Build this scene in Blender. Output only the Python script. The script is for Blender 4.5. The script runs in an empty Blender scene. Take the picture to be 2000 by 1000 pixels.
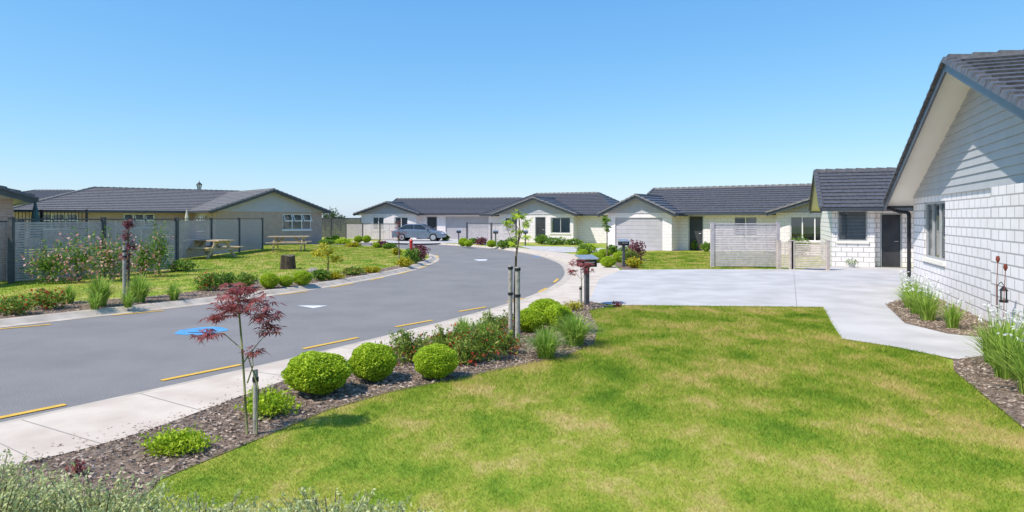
import bpy, math, random
import numpy as np
from mathutils import Vector, Matrix, noise
from mathutils.geometry import tessellate_polygon
random.seed(7); rng=np.random.default_rng(7)
SC=bpy.context.scene; COL=SC.collection
CAMH=2.0; FPX=1300.0
def G(u,v,z=0.1):
    """surveyed ground position (metres) from the site photo calibration"""
    d=FPX*(CAMH-z)/(v-426.0)
    return Vector(((u-1000.0)/FPX*d,d,z))
# ---------------------------------------------------------------- materials
def newmat(name):
    m=bpy.data.materials.new(name); m.use_nodes=True
    nt=m.node_tree; nt.nodes.clear()
    out=nt.nodes.new('ShaderNodeOutputMaterial'); return m,nt,out
def N(nt,t,**k):
    n=nt.nodes.new(t)
    for a,b in k.items(): setattr(n,a,b)
    return n
def ramp(nt,fac,cols):
    r=N(nt,'ShaderNodeValToRGB'); e=r.color_ramp.elements
    while len(e)<len(cols): e.new(0.5)
    for i,(p,c) in enumerate(cols):
        e[i].position=p; e[i].color=(c[0],c[1],c[2],1)
    nt.links.new(fac,r.inputs[0]); return r.outputs[0]
def noisy(name,c1,c2,scale=8,rough=.8,bump=.0,detail=5,metal=0,coord='Object',spec=.3,c3=None,bscale=None,p1=.35,p2=.65,p3=.8):
    m,nt,out=newmat(name)
    tc=N(nt,'ShaderNodeTexCoord'); no=N(nt,'ShaderNodeTexNoise'); no.inputs['Scale'].default_value=scale; no.inputs['Detail'].default_value=detail
    nt.links.new(tc.outputs[coord],no.inputs['Vector'])
    cols=[(p1,c1),(p2,c2)]
    if c3: cols.append((p3,c3))
    col=ramp(nt,no.outputs['Fac'],cols)
    b=N(nt,'ShaderNodeBsdfPrincipled'); nt.links.new(col,b.inputs['Base Color'])
    b.inputs['Roughness'].default_value=rough; b.inputs['Metallic'].default_value=metal; b.inputs['Specular IOR Level'].default_value=spec
    if bump:
        n2=N(nt,'ShaderNodeTexNoise'); n2.inputs['Scale'].default_value=bscale or scale*4; n2.inputs['Detail'].default_value=6
        nt.links.new(tc.outputs[coord],n2.inputs['Vector'])
        bp=N(nt,'ShaderNodeBump'); bp.inputs['Strength'].default_value=bump; bp.inputs['Distance'].default_value=.02
        nt.links.new(n2.outputs['Fac'],bp.inputs['Height']); nt.links.new(bp.outputs[0],b.inputs['Normal'])
    nt.links.new(b.outputs[0],out.inputs[0]); return m
def leafmat(name,cd,cm,cl,trans=.35):
    m,nt,out=newmat(name)
    g=N(nt,'ShaderNodeNewGeometry')
    tc=N(nt,'ShaderNodeTexCoord'); no=N(nt,'ShaderNodeTexNoise'); no.inputs['Scale'].default_value=5
    nt.links.new(tc.outputs['Object'],no.inputs['Vector'])
    a=N(nt,'ShaderNodeMath',operation='MULTIPLY_ADD'); nt.links.new(g.outputs['Random Per Island'],a.inputs[0]); a.inputs[1].default_value=.6
    b2=N(nt,'ShaderNodeMath',operation='MULTIPLY'); nt.links.new(no.outputs['Fac'],b2.inputs[0]); b2.inputs[1].default_value=.45
    nt.links.new(b2.outputs[0],a.inputs[2])
    col=ramp(nt,a.outputs[0],[(.1,cd),(.5,cm),(.95,cl)])
    d=N(nt,'ShaderNodeBsdfPrincipled'); d.inputs['Roughness'].default_value=.5; d.inputs['Specular IOR Level'].default_value=.2
    t=N(nt,'ShaderNodeBsdfTranslucent'); mx=N(nt,'ShaderNodeMixShader'); mx.inputs[0].default_value=trans
    nt.links.new(col,d.inputs['Base Color']); nt.links.new(col,t.inputs['Color'])
    nt.links.new(d.outputs[0],mx.inputs[1]); nt.links.new(t.outputs[0],mx.inputs[2]); nt.links.new(mx.outputs[0],out.inputs[0]); return m
def lawnmat(name,blade=False):
    m,nt,out=newmat(name)
    g=N(nt,'ShaderNodeNewGeometry')
    n1=N(nt,'ShaderNodeTexNoise'); n1.inputs['Scale'].default_value=1.3; n1.inputs['Detail'].default_value=7; n1.inputs['Roughness'].default_value=.66
    sx=N(nt,'ShaderNodeVectorMath',operation='MULTIPLY'); sx.inputs[1].default_value=(1,.7,0)
    nt.links.new(g.outputs['Position'],sx.inputs[0]); nt.links.new(sx.outputs[0],n1.inputs['Vector'])
    n2=N(nt,'ShaderNodeTexNoise'); n2.inputs['Scale'].default_value=.4; n2.inputs['Detail'].default_value=3
    nt.links.new(sx.outputs[0],n2.inputs['Vector'])
    a=N(nt,'ShaderNodeMath',operation='MULTIPLY_ADD'); nt.links.new(n2.outputs['Fac'],a.inputs[0]); a.inputs[1].default_value=.2; nt.links.new(n1.outputs['Fac'],a.inputs[2])
    if blade:
        a2=N(nt,'ShaderNodeMath',operation='MULTIPLY_ADD'); nt.links.new(g.outputs['Random Per Island'],a2.inputs[0]); a2.inputs[1].default_value=.20; nt.links.new(a.outputs[0],a2.inputs[2]); a=a2; off=.10
    else: off=0
    k=1.0 if blade else .9
    C=lambda r,gg,b:(r*k,gg*k,b*k)
    col=ramp(nt,a.outputs[0],[(.41+off,C(.13,.245,.02)),(.52+off,C(.25,.36,.032)),(.62+off,C(.40,.43,.06)),(.74+off,C(.62,.49,.19))])
    d=N(nt,'ShaderNodeBsdfPrincipled'); d.inputs['Roughness'].default_value=.75; d.inputs['Specular IOR Level'].default_value=.15
    nt.links.new(col,d.inputs['Base Color'])
    if blade:
        t=N(nt,'ShaderNodeBsdfTranslucent'); mx=N(nt,'ShaderNodeMixShader'); mx.inputs[0].default_value=.4
        nt.links.new(col,t.inputs['Color']); nt.links.new(d.outputs[0],mx.inputs[1]); nt.links.new(t.outputs[0],mx.inputs[2]); nt.links.new(mx.outputs[0],out.inputs[0])
    else:
        bp=N(nt,'ShaderNodeBump'); bp.inputs['Strength'].default_value=.6; bp.inputs['Distance'].default_value=.03
        n3=N(nt,'ShaderNodeTexNoise'); n3.inputs['Scale'].default_value=60; nt.links.new(g.outputs['Position'],n3.inputs['Vector'])
        nt.links.new(n3.outputs['Fac'],bp.inputs['Height']); nt.links.new(bp.outputs[0],d.inputs['Normal'])
        nt.links.new(d.outputs[0],out.inputs[0])
    return m
def brickmat(name,c1,c2,mortar,w=.39,h=.19,ms=.012,bump=.5):
    m,nt,out=newmat(name)
    tc=N(nt,'ShaderNodeTexCoord'); s=N(nt,'ShaderNodeSeparateXYZ'); nt.links.new(tc.outputs['Object'],s.inputs[0])
    ad=N(nt,'ShaderNodeMath',operation='ADD'); nt.links.new(s.outputs[0],ad.inputs[0]); nt.links.new(s.outputs[1],ad.inputs[1])
    cb=N(nt,'ShaderNodeCombineXYZ'); nt.links.new(ad.outputs[0],cb.inputs[0]); nt.links.new(s.outputs[2],cb.inputs[1])
    b=N(nt,'ShaderNodeTexBrick'); nt.links.new(cb.outputs[0],b.inputs['Vector'])
    b.inputs['Scale'].default_value=1; b.inputs['Brick Width'].default_value=w; b.inputs['Row Height'].default_value=h
    b.inputs['Mortar Size'].default_value=ms; b.inputs['Mortar Smooth'].default_value=.1
    b.inputs['Color1'].default_value=(*c1,1); b.inputs['Color2'].default_value=(*c2,1); b.inputs['Mortar'].default_value=(*mortar,1)
    no=N(nt,'ShaderNodeTexNoise'); no.inputs['Scale'].default_value=3; no.inputs['Detail'].default_value=6; nt.links.new(tc.outputs['Object'],no.inputs['Vector'])
    g=ramp(nt,no.outputs['Fac'],[(.3,(.92,.915,.90)),(.6,(1,1,1))])
    mx=N(nt,'ShaderNodeMix',data_type='RGBA',blend_type='MULTIPLY'); mx.inputs[0].default_value=1
    nt.links.new(b.outputs['Color'],mx.inputs[6]); nt.links.new(g,mx.inputs[7])
    p=N(nt,'ShaderNodeBsdfPrincipled'); p.inputs['Roughness'].default_value=.7; p.inputs['Specular IOR Level'].default_value=.25
    nt.links.new(mx.outputs[2],p.inputs['Base Color'])
    bp=N(nt,'ShaderNodeBump',invert=True); bp.inputs['Strength'].default_value=bump; bp.inputs['Distance'].default_value=.01
    nt.links.new(b.outputs['Fac'],bp.inputs['Height']); nt.links.new(bp.outputs[0],p.inputs['Normal'])
    nt.links.new(p.outputs[0],out.inputs[0]); return m
def glassmat():
    m,nt,out=newmat('window_glass')
    t=N(nt,'ShaderNodeBsdfTransparent'); t.inputs[0].default_value=(.8,.86,.88,1)
    g=N(nt,'ShaderNodeBsdfGlossy'); g.inputs['Roughness'].default_value=.02; g.inputs['Color'].default_value=(.95,.97,1,1)
    f=N(nt,'ShaderNodeFresnel'); f.inputs[0].default_value=1.8
    mx=N(nt,'ShaderNodeMixShader'); nt.links.new(f.outputs[0],mx.inputs[0]); nt.links.new(t.outputs[0],mx.inputs[1]); nt.links.new(g.outputs[0],mx.inputs[2]); nt.links.new(mx.outputs[0],out.inputs[0]); return m
def asphalt():
    m,nt,out=newmat('asphalt')
    g=N(nt,'ShaderNodeNewGeometry')
    n1=N(nt,'ShaderNodeTexNoise'); n1.inputs['Scale'].default_value=80; n1.inputs['Detail'].default_value=3; nt.links.new(g.outputs['Position'],n1.inputs['Vector'])
    n2=N(nt,'ShaderNodeTexNoise'); n2.inputs['Scale'].default_value=.6; n2.inputs['Detail'].default_value=8; n2.inputs['Roughness'].default_value=.65; nt.links.new(g.outputs['Position'],n2.inputs['Vector'])
    c1=ramp(nt,n1.outputs['Fac'],[(.3,(.175,.163,.155)),(.55,(.255,.238,.226)),(.75,(.43,.405,.385))])
    c2=ramp(nt,n2.outputs['Fac'],[(.3,(.82,.82,.83)),(.5,(.95,.95,.95)),(.7,(1.07,1.06,1.05))])
    mx=N(nt,'ShaderNodeMix',data_type='RGBA',blend_type='MULTIPLY'); mx.inputs[0].default_value=1; nt.links.new(c1,mx.inputs[6]); nt.links.new(c2,mx.inputs[7])
    p=N(nt,'ShaderNodeBsdfPrincipled'); p.inputs['Roughness'].default_value=.85; p.inputs['Specular IOR Level'].default_value=.2; nt.links.new(mx.outputs[2],p.inputs['Base Color'])
    bp=N(nt,'ShaderNodeBump'); bp.inputs['Strength'].default_value=.4; bp.inputs['Distance'].default_value=.01; nt.links.new(n1.outputs['Fac'],bp.inputs['Height']); nt.links.new(bp.outputs[0],p.inputs['Normal'])
    nt.links.new(p.outputs[0],out.inputs[0]); return m
M={}
M['asphalt']=asphalt()
M['conc']=noisy('concrete_path',(.55,.45,.36),(.66,.56,.455),2.2,.85,.25,8,coord='Object',bscale=60)
M['kerb']=noisy('concrete_kerb',(.44,.37,.295),(.58,.495,.405),3,.85,.25,8,bscale=50)
M['drive']=noisy('driveway_concrete',(.45,.425,.405),(.56,.53,.51),1.1,.85,.2,9,bscale=60)
M['joint']=noisy('joint_line',(.30,.28,.25),(.36,.34,.31),5)  # plain darker grey for the slab joint lines
M['mulch']=noisy('mulch_soil',(.13,.09,.065),(.31,.225,.165),25,.95,.8,8)
M['chip']=leafmat('bark_chip',(.17,.115,.085),(.38,.28,.215),(.60,.50,.41),.0)
M['lawn']=lawnmat('lawn_ground'); M['blade']=lawnmat('lawn_blades',True)
M['yellow']=noisy('yellow_paint',(.66,.40,.06),(.80,.47,.06),14,.7,c3=(.45,.36,.2),p3=.74)
M['white']=noisy('white_paint',(.6,.6,.6),(.8,.8,.8),20,.7)
M['blue']=noisy('blue_paint',(.20,.24,.30),(.08,.30,.55),5,.6,c3=(.13,.38,.66),p1=.33,p2=.46,p3=.7)
M['wbrick']=brickmat('white_block',(.86,.80,.785),(.88,.825,.81),(.43,.41,.395),ms=.014,bump=.3)
M['wbrickf']=brickmat('white_smooth_block',(.88,.785,.79),(.885,.80,.80),(.62,.565,.56),ms=.009,bump=.15)
M['tbrick']=brickmat('tan_brick',(.42,.29,.245),(.49,.355,.30),(.50,.41,.365),.23,.086,.01)
M['clad']=noisy('grey_weatherboard',(.44,.42,.45),(.48,.46,.49),3,.55)
M['cladw']=noisy('grey_weatherboard_near',(.42,.42,.425),(.46,.46,.46),2,.5)
M['soffit']=noisy('cream_soffit',(.86,.79,.68),(.88,.82,.71),2,.6)
M['roof']=noisy('charcoal_roof_tile',(.07,.066,.07),(.125,.12,.124),9,.45,.4,6,spec=.5,bscale=70)
M['roofb']=noisy('brown_grey_roof_tile',(.15,.13,.122),(.235,.21,.197),9,.5,.4,6,spec=.5,bscale=70)
M['fascia']=noisy('charcoal_fascia',(.045,.052,.062),(.065,.072,.085),4,.35,spec=.5)
M['black']=noisy('black_paint',(.015,.015,.017),(.03,.03,.033),6,.4)
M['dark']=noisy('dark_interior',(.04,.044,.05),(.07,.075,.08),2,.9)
M['glass']=glassmat()
M['frame']=noisy('grey_aluminium',(.36,.37,.38),(.42,.43,.44),5,.4)
M['framew']=noisy('white_frame',(.80,.77,.76),(.85,.82,.81),5,.4)
M['blind']=noisy('white_blind',(.68,.66,.66),(.80,.78,.78),3,.6)
M['garage']=noisy('grey_garage_door',(.43,.40,.42),(.48,.45,.47),2,.45)
M['door']=noisy('dark_door',(.035,.037,.042),(.055,.057,.064),2,.4)
M['fence']=noisy('weathered_fence_timber',(.40,.35,.33),(.52,.465,.44),9,.85,.3)
M['fencet']=noisy('taupe_fence_timber',(.40,.335,.305),(.49,.425,.39),9,.85,.3)
M['post']=noisy('dark_grey_post',(.08,.08,.082),(.12,.12,.122),7,.7)
M['fencel']=noisy('grey_screen_timber',(.42,.375,.385),(.54,.49,.50),9,.85,.3)
M['gate']=noisy('beige_gate_timber',(.46,.39,.34),(.58,.505,.45),9,.85,.3)
M['timber']=noisy('pine_timber',(.42,.31,.19),(.58,.45,.30),7,.8,.3)
M['cut']=noisy('cut_wood',(.10,.07,.045),(.19,.14,.095),7,.8,.3)
M['stake']=noisy('weathered_stake',(.30,.275,.23),(.48,.44,.37),14,.9,.4)
M['bark']=noisy('bark',(.12,.09,.06),(.27,.215,.155),22,.9,.8)
M['barkd']=noisy('dark_bark',(.05,.035,.025),(.12,.09,.065),22,.9,.8)
M['stem']=noisy('green_stem',(.13,.15,.05),(.22,.22,.09),14,.7)
M['steel']=noisy('metal_grey',(.4,.41,.42),(.55,.56,.57),8,.4,metal=.6)
M['red']=noisy('red_enamel',(.42,.02,.02),(.55,.035,.03),5,.35)
M['carp']=noisy('silver_blue_car_paint',(.21,.26,.34),(.25,.30,.38),2,.22,metal=.5,spec=.6)
M['tyre']=noisy('tyre_rubber',(.015,.015,.016),(.03,.03,.03),9,.9)
M['cglass']=noisy('car_glass',(.015,.02,.025),(.03,.035,.04),2,.08,spec=.8)
M['lampl']=noisy('headlight_lens',(.7,.72,.75),(.8,.82,.85),2,.1)
M['taill']=noisy('tail_lens',(.4,.01,.01),(.5,.02,.02),2,.2)
M['umbg']=noisy('green_canvas',(.06,.13,.13),(.09,.18,.17),6,.9)
M['umbc']=noisy('cream_canvas',(.55,.50,.40),(.65,.6,.5),6,.9)
M['rock']=noisy('rock',(.2,.18,.16),(.42,.38,.34),8,.9,.7)
M['rust']=noisy('rusty_metal',(.14,.03,.02),(.28,.07,.04),12,.7)
M['potw']=noisy('pale_ceramic',(.5,.5,.48),(.6,.6,.58),8,.5)
M['lime']=leafmat('lime_leaf',(.15,.28,.012),(.43,.58,.03),(.74,.82,.08))
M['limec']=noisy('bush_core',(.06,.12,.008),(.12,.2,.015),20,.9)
M['green']=leafmat('green_leaf',(.05,.12,.02),(.17,.30,.04),(.36,.49,.08))
M['strap']=leafmat('strappy_leaf',(.13,.24,.03),(.32,.48,.07),(.60,.71,.18),.45)
M['grev']=leafmat('red_green_leaf',(.09,.17,.02),(.23,.35,.05),(.48,.45,.10))
M['redl']=leafmat('maple_leaf',(.15,.035,.04),(.33,.08,.085),(.50,.19,.17))
M['purp']=leafmat('purple_leaf',(.11,.035,.05),(.24,.08,.10),(.40,.17,.18))
M['sage']=leafmat('sage_leaf',(.30,.36,.12),(.56,.60,.26),(.82,.82,.46),.35)
M['pink']=leafmat('pink_petal',(.75,.24,.22),(.82,.42,.36),(.88,.66,.56))
M['wpet']=leafmat('white_petal',(.78,.77,.75),(.84,.83,.81),(.88,.88,.87),.3)
M['redp']=leafmat('red_petal',(.4,.02,.02),(.55,.05,.03),(.6,.12,.05))
M['yelp']=leafmat('golden_leaf',(.22,.25,.02),(.48,.45,.03),(.7,.6,.05))
M['far']=leafmat('distant_leaf',(.05,.09,.05),(.09,.14,.06),(.13,.19,.09))
# ---------------------------------------------------------------- mesh helpers
class MB:
    def __init__(s): s.v=[];s.f=[];s.m=[]
    def poly(s,pts,mat=0):
        i=len(s.v); s.v+= [tuple(p) for p in pts]; s.f.append(tuple(range(i,i+len(pts)))); s.m.append(mat)
    def hexa(s,c,mat=0):
        i=len(s.v); s.v+=[tuple(p) for p in c]
        for q in ((0,3,2,1),(4,5,6,7),(0,1,5,4),(1,2,6,5),(2,3,7,6),(3,0,4,7)): s.f.append(tuple(i+k for k in q)); s.m.append(mat)
    def box(s,x0,x1,y0,y1,z0,z1,mat=0):
        s.hexa([(x0,y0,z0),(x1,y0,z0),(x1,y1,z0),(x0,y1,z0),(x0,y0,z1),(x1,y0,z1),(x1,y1,z1),(x0,y1,z1)],mat)
    def beam(s,a,b,w,h,mat=0,up=(0,0,1)):
        a=Vector(a);b=Vector(b);d=(b-a).normalized();u=Vector(up)
        sd=d.cross(u)
        if sd.length<1e-3: sd=d.cross(Vector((0,1,0)))
        sd.normalize(); u=sd.cross(d).normalized(); sd*=w/2;u*=h/2
        s.hexa([a-sd-u,a+sd-u,b+sd-u,b-sd-u,a-sd+u,a+sd+u,b+sd+u,b-sd+u],mat)
    def cyl(s,a,b,r0,r1=None,n=10,mat=0,cap=True):
        r1=r0 if r1 is None else r1
        a=Vector(a);b=Vector(b);d=(b-a).normalized();x=d.cross(Vector((0,0,1)))
        if x.length<1e-3:x=Vector((1,0,0))
        x.normalize();y=d.cross(x);i=len(s.v)
        for k in range(n):
            t=2*math.pi*k/n;o=x*math.cos(t)+y*math.sin(t); s.v.append(tuple(a+o*r0)); s.v.append(tuple(b+o*r1))
        for k in range(n):
            j=(k+1)%n; s.f.append((i+2*k,i+2*j,i+2*j+1,i+2*k+1)); s.m.append(mat)
        if cap:
            s.f.append(tuple(i+2*k for k in range(n)));s.m.append(mat);s.f.append(tuple(i+2*k+1 for k in range(n))[::-1]);s.m.append(mat)
    def path(s,pts,r,mat=0,n=8):
        for k in range(len(pts)-1):
            ra=r[k] if isinstance(r,(list,tuple)) else r; rb=r[k+1] if isinstance(r,(list,tuple)) else r
            s.cyl(pts[k],pts[k+1],ra,rb,n,mat)
    def build(s,name,parent=None,mats=(),label=None,smooth=False,bevel=0):
        me=bpy.data.meshes.new(name); me.from_pydata(s.v,[],s.f)
        for m in mats: me.materials.append(M[m])
        if len(mats)>1: me.polygons.foreach_set('material_index',s.m)
        if smooth: me.polygons.foreach_set('use_smooth',[True]*len(s.f))
        me.update(); o=bpy.data.objects.new(name,me); COL.objects.link(o)
        if parent: o.parent=parent
        if label:o['label']=label
        if bevel:
            b=o.modifiers.new('b','BEVEL');b.width=bevel;b.segments=2;b.limit_method='ANGLE'
        return o
def thing(name,label,cat,loc=(0,0,0),rot=0,group=None):
    o=bpy.data.objects.new(name,None); o.location=loc;o.rotation_euler=(0,0,rot);o.empty_display_size=.3
    COL.objects.link(o); o['label']=label;o['category']=cat
    if group:o['group']=group
    return o
def tag(o,label,cat,group=None,kind=None):
    if kind: o['kind']=kind
    if label:o['label']=label
    if cat:o['category']=cat
    if group:o['group']=group
    return o
def copy_thing(src,loc,rot=0,scale=1,label=None):
    o=src.copy();COL.objects.link(o);o.location=loc;o.rotation_euler=(0,0,rot)
    o.scale=scale if isinstance(scale,(tuple,list)) else (scale,)*3
    if label:o['label']=label
    def rec(s,d):
        for c in s.children:
            k=c.copy();COL.objects.link(k);k.parent=d;rec(c,k)
    rec(src,o); return o
def np_mesh(name,v,f,mats,midx=None,parent=None,smooth=False):
    me=bpy.data.meshes.new(name); k=f.shape[1]
    me.vertices.add(len(v)); me.vertices.foreach_set('co',v.astype(np.float32).ravel())
    me.loops.add(f.size); me.loops.foreach_set('vertex_index',f.astype(np.int32).ravel())
    me.polygons.add(len(f)); me.polygons.foreach_set('loop_start',np.arange(0,f.size,k,dtype=np.int32)); me.polygons.foreach_set('loop_total',np.full(len(f),k,dtype=np.int32))
    for m in mats: me.materials.append(M[m])
    if midx is not None: me.polygons.foreach_set('material_index',midx.astype(np.int32))
    me.update(calc_edges=True); me.validate()
    o=bpy.data.objects.new(name,me);COL.objects.link(o)
    if parent:o.parent=parent
    return o
def unit(a): return a/np.maximum(np.linalg.norm(a,axis=1,keepdims=True),1e-6)
def leaf_quads(c,d,size,asp=.5):
    n=len(c); r=unit(rng.normal(size=(n,3))); s=unit(np.cross(d,r))
    L=d*size[:,None]*.5; W=s*(size*asp)[:,None]*.5
    v=np.stack([c-L,c+W,c+L,c-W],1).reshape(-1,3); f=np.arange(4*n).reshape(n,4); return v,f
def merge(parts):
    V=[];F=[];Mi=[];o=0
    for v,f,m in parts:
        V.append(v);F.append(f+o);Mi.append(np.full(len(f),m));o+=len(v)
    return np.concatenate(V),np.concatenate(F),np.concatenate(Mi)
def blob_leaves(cen,rad,n,size,asp=.5,shell=.35,lump=.15,up=0):
    p=unit(rng.normal(size=(n,3)))
    ph=rng.uniform(0,6,3)
    l=1+lump*(np.sin(p[:,0]*5+ph[0])*np.cos(p[:,1]*6+ph[1])+.6*np.sin(p[:,2]*8+ph[2]+p[:,0]*7))
    r=(1-shell*rng.random(n)**1.6)*l
    c=np.array(cen)+p*r[:,None]*np.array(rad)
    d=unit(p*.5+rng.normal(size=(n,3))*.8+np.array([0,0,up]))
    return leaf_quads(c,d,size*rng.uniform(.6,1.3,n),asp)
def shrub(name,loc,rx,ry,h,n,size,mat,label,cat='shrub',flowers=None,group=None,asp=.5,up=.3,lump=.25,shell=.7,sprigs=0):
    parts=[]
    v,f=blob_leaves((0,0,h*.5),(rx,ry,h*.5),n,size,asp,shell,lump,up); v[:,2]=np.maximum(v[:,2],.005); parts.append((v,f,0))
    tn=14+sprigs; a=rng.uniform(0,6.28,tn); rr=rng.uniform(.3,.85,tn); hh=h*rng.uniform(.5,.95,tn); hh[14:]*=1.45
    t=np.stack([np.cos(a)*rx*rr,np.sin(a)*ry*rr,hh],1); b=np.zeros((tn,3)); w=np.stack([-np.sin(a),np.cos(a),0*a],1)*.006
    parts.append((np.stack([b-w,b+w,t+w*.4,t-w*.4],1).reshape(-1,3),np.arange(4*tn).reshape(tn,4),1))
    if sprigs:
        ts=t[14:]; m=26; q=rng.uniform(.55,1.0,(len(ts),m,1)); c=(ts[:,None,:]*q).reshape(-1,3); c=c+rng.normal(size=c.shape)*size*.4
        d=unit(rng.normal(size=c.shape)+np.array([0,0,.5])); v,f=leaf_quads(c,d,size*rng.uniform(.6,1.2,len(c)),asp); parts.append((v,f,0))
    mats=[mat,'bark']
    if flowers:
        fm,fn,fs=flowers; v,f=blob_leaves((0,0,h*.52),(rx*1.02,ry*1.02,h*.52),fn,fs,.9,.1,lump,0); v[:,2]=np.maximum(v[:,2],.02); parts.append((v,f,2)); mats.append(fm)
    V,F,Mi=merge(parts); o=np_mesh(name,V,F,mats,Mi); o.location=loc; tag(o,label,cat,group); return o
def strappy(name,loc,n,h,r,mat,label,cat='plant',group=None,width=.012,flowers=None,stiff=.5):
    a=rng.uniform(0,2*math.pi,n); lean=rng.uniform(.05,1,n)*r; hh=h*rng.uniform(.6,1.05,n)*(1-.35*(lean/r)**2)
    base=np.stack([np.cos(a),np.sin(a),0*a],1)*(rng.random(n)*r*.25)[:,None]
    dirv=np.stack([np.cos(a),np.sin(a),0*a],1); sd=np.stack([-np.sin(a),np.cos(a),0*a],1)
    seg=5; pts=[]
    for i in range(seg+1):
        t=i/seg
        z=hh*(t*1.35-(.35+ (1-stiff)*.5*(lean/r))*t*t*t)
        p=base+dirv*(lean*t**1.7)[:,None]; p[:,2]=np.maximum(z,.0)
        w=width*(1-.9*t**2)*rng.uniform(.9,1.1,n)
        pts.append((p-sd*w[:,None]*.5,p+sd*w[:,None]*.5))
    V=np.stack([q for pr in pts for q in pr],1).reshape(-1,3); F=[]
    idx=np.arange(n)*(2*(seg+1))
    for i in range(seg): F.append(np.stack([idx+2*i,idx+2*i+1,idx+2*i+3,idx+2*i+2],1))
    parts=[(V,np.concatenate(F),0)]; mats=[mat]
    if flowers:
        fn,fh,fs=flowers; mats.append('wpet')
        a=rng.uniform(0,6.28,fn); q=np.stack([np.cos(a)*r*.8*rng.random(fn),np.sin(a)*r*.8*rng.random(fn),fh*rng.uniform(.65,1.05,fn)],1); b0=q*np.array([.3,.3,0]); w=np.array([[.003,0,0]])
        parts.append((np.stack([b0-w,b0+w,q+w,q-w],1).reshape(-1,3),np.arange(4*fn).reshape(fn,4),0))
        c=np.repeat(q,6,0); d=unit(rng.normal(size=(len(c),3))*np.array([1,1,.5])+np.array([0,0,.2])); c=c+d*fs*.5
        v,f=leaf_quads(c,d,np.full(len(c),fs),.38); parts.append((v,f,1))
    V,F,Mi=merge(parts); o=np_mesh(name,V,F,mats,Mi); o.location=loc; tag(o,label,cat,group); return o
def pip(px,py,poly):
    ins=np.zeros(len(px),bool); n=len(poly)
    for i in range(n):
        x0,y0=poly[i];x1,y1=poly[(i+1)%n]
        if y0==y1: continue
        c=((y0>py)!=(y1>py))&(px<(x1-x0)*(py-y0)/(y1-y0)+x0); ins^=c
    return ins
def smooth_line(pts,k=8):
    P=[Vector((p[0],p[1],0)) for p in pts];out=[]
    for i in range(len(P)-1):
        a=P[max(i-1,0)];b=P[i];c=P[i+1];d=P[min(i+2,len(P)-1)]
        for j in range(k):
            t=j/k; out.append(.5*((2*b)+(c-a)*t+(2*a-5*b+4*c-d)*t*t+(3*b-a-3*c+d)*t**3))
    out.append(P[-1]); return out
def offset(line,o):
    res=[]
    for i,p in enumerate(line):
        d=(line[min(i+1,len(line)-1)]-line[max(i-1,0)]).normalized(); res.append(p+Vector((d.y,-d.x,0))*o)
    return res
def sheet(name,pts,z,mat,kind='structure',label=None):
    P=[Vector((p[0],p[1],z)) for p in pts]; tr=tessellate_polygon([P])
    me=bpy.data.meshes.new(name); fs=[]
    for t in tr:
        a,b,c=[P[i] for i in t]
        fs.append(t if (b-a).cross(c-a).z>0 else t[::-1])
    me.from_pydata([tuple(p) for p in P],[],fs); me.materials.append(M[mat]); me.update()
    o=bpy.data.objects.new(name,me);COL.objects.link(o);o['kind']=kind
    if label:o['label']=label
    return o
def ribbon(name,la,lb,za,zb,mat):
    mb=MB()
    for i in range(len(la)-1):
        mb.poly([(la[i].x,la[i].y,za),(lb[i].x,lb[i].y,zb),(lb[i+1].x,lb[i+1].y,zb),(la[i+1].x,la[i+1].y,za)])
    o=mb.build(name,None,[mat]);o['kind']='structure';return o
# ---------------------------------------------------------------- ground, road
sheet('ground',[(-400,-60),(400,-60),(400,600),(-400,600)],-.03,'lawn')
Rpts=[(-14,-8),(-10.6,-2),(-7.0,3.2),(-5.0,6.5),(-3.88,8.28),(-2.48,10.7),(-.56,14.5),(.68,17.8),(1.57,21.5),(2.0,25.5),(2.0,30.2),(1.05,36.6),(-1.35,43.5),(-5.1,49.5),(-9.3,53),(-14,55),(-22,57)]
Lpts=[(-24,-8),(-17.6,0),(-13.2,6.5),(-10.9,9.9),(-9.35,12.1),(-8.06,14),(-6.87,15.8),(-5.63,18.4),(-4.54,21.8),(-3.73,25.5),(-3.45,29.9),(-3.6,32.9),(-4.5,37.1),(-6.4,41.5),(-9,45.5),(-12.6,48.3),(-16.5,49.5),(-24,50.5)]
R=smooth_line(Rpts);L=smooth_line(Lpts)
Rk1=offset(R,.28);Rk2=offset(R,.45)
Lk1=offset(L,-.2);Lk2=offset(L,-.36); Lk3=offset(L,-.50)
sheet('road',[(p.x,p.y) for p in R]+[(p.x,p.y) for p in reversed(L)],0,'asphalt')
ribbon('kerb_channel',R,Rk1,.004,.012,'kerb'); ribbon('kerb',Rk1,Rk2,.012,.1,'kerb')
ribbon('kerb_channel',L,Lk1,.004,.012,'kerb'); ribbon('kerb',Lk1,Lk2,.012,.1,'kerb'); ribbon('kerb',Lk2,Lk3,.1,.1,'kerb')
sheet('lawn',[(p.x,p.y) for p in Rk2]+[(-22,120),(160,120),(160,-8)],.088,'lawn')
sheet('lawn',[(p.x,p.y) for p in Lk2]+[(-160,51),(-160,-8)],.088,'lawn')
sheet('lawn',[(-160,58),(-22.1,58),(-22.1,120),(-160,120)],.080,'lawn')
Pout=[(-12,-8),(-8.4,-2),(-5.6,2.6)]+[tuple(G(u,v)[:2]) for u,v in [(0,916),(150,880),(300,836),(480,770),(620,722),(760,681),(880,650),(1000,617),(1090,598),(1150,588)]]
Pf=smooth_line(Pout,6)
sub=[p for p in Rk2 if p.y<19.5]
sheet('footpath',[(p.x,p.y) for p in sub]+[tuple(G(1180,560)[:2])]+[(p.x,p.y) for p in reversed(Pf)],.1,'conc')
Pout2=[tuple(G(u,v)[:2]) for u,v in [(1212,560),(1212,530),(1198,518),(1165,506),(1110,495),(1050,487.5),(980,481.5)]]
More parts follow.
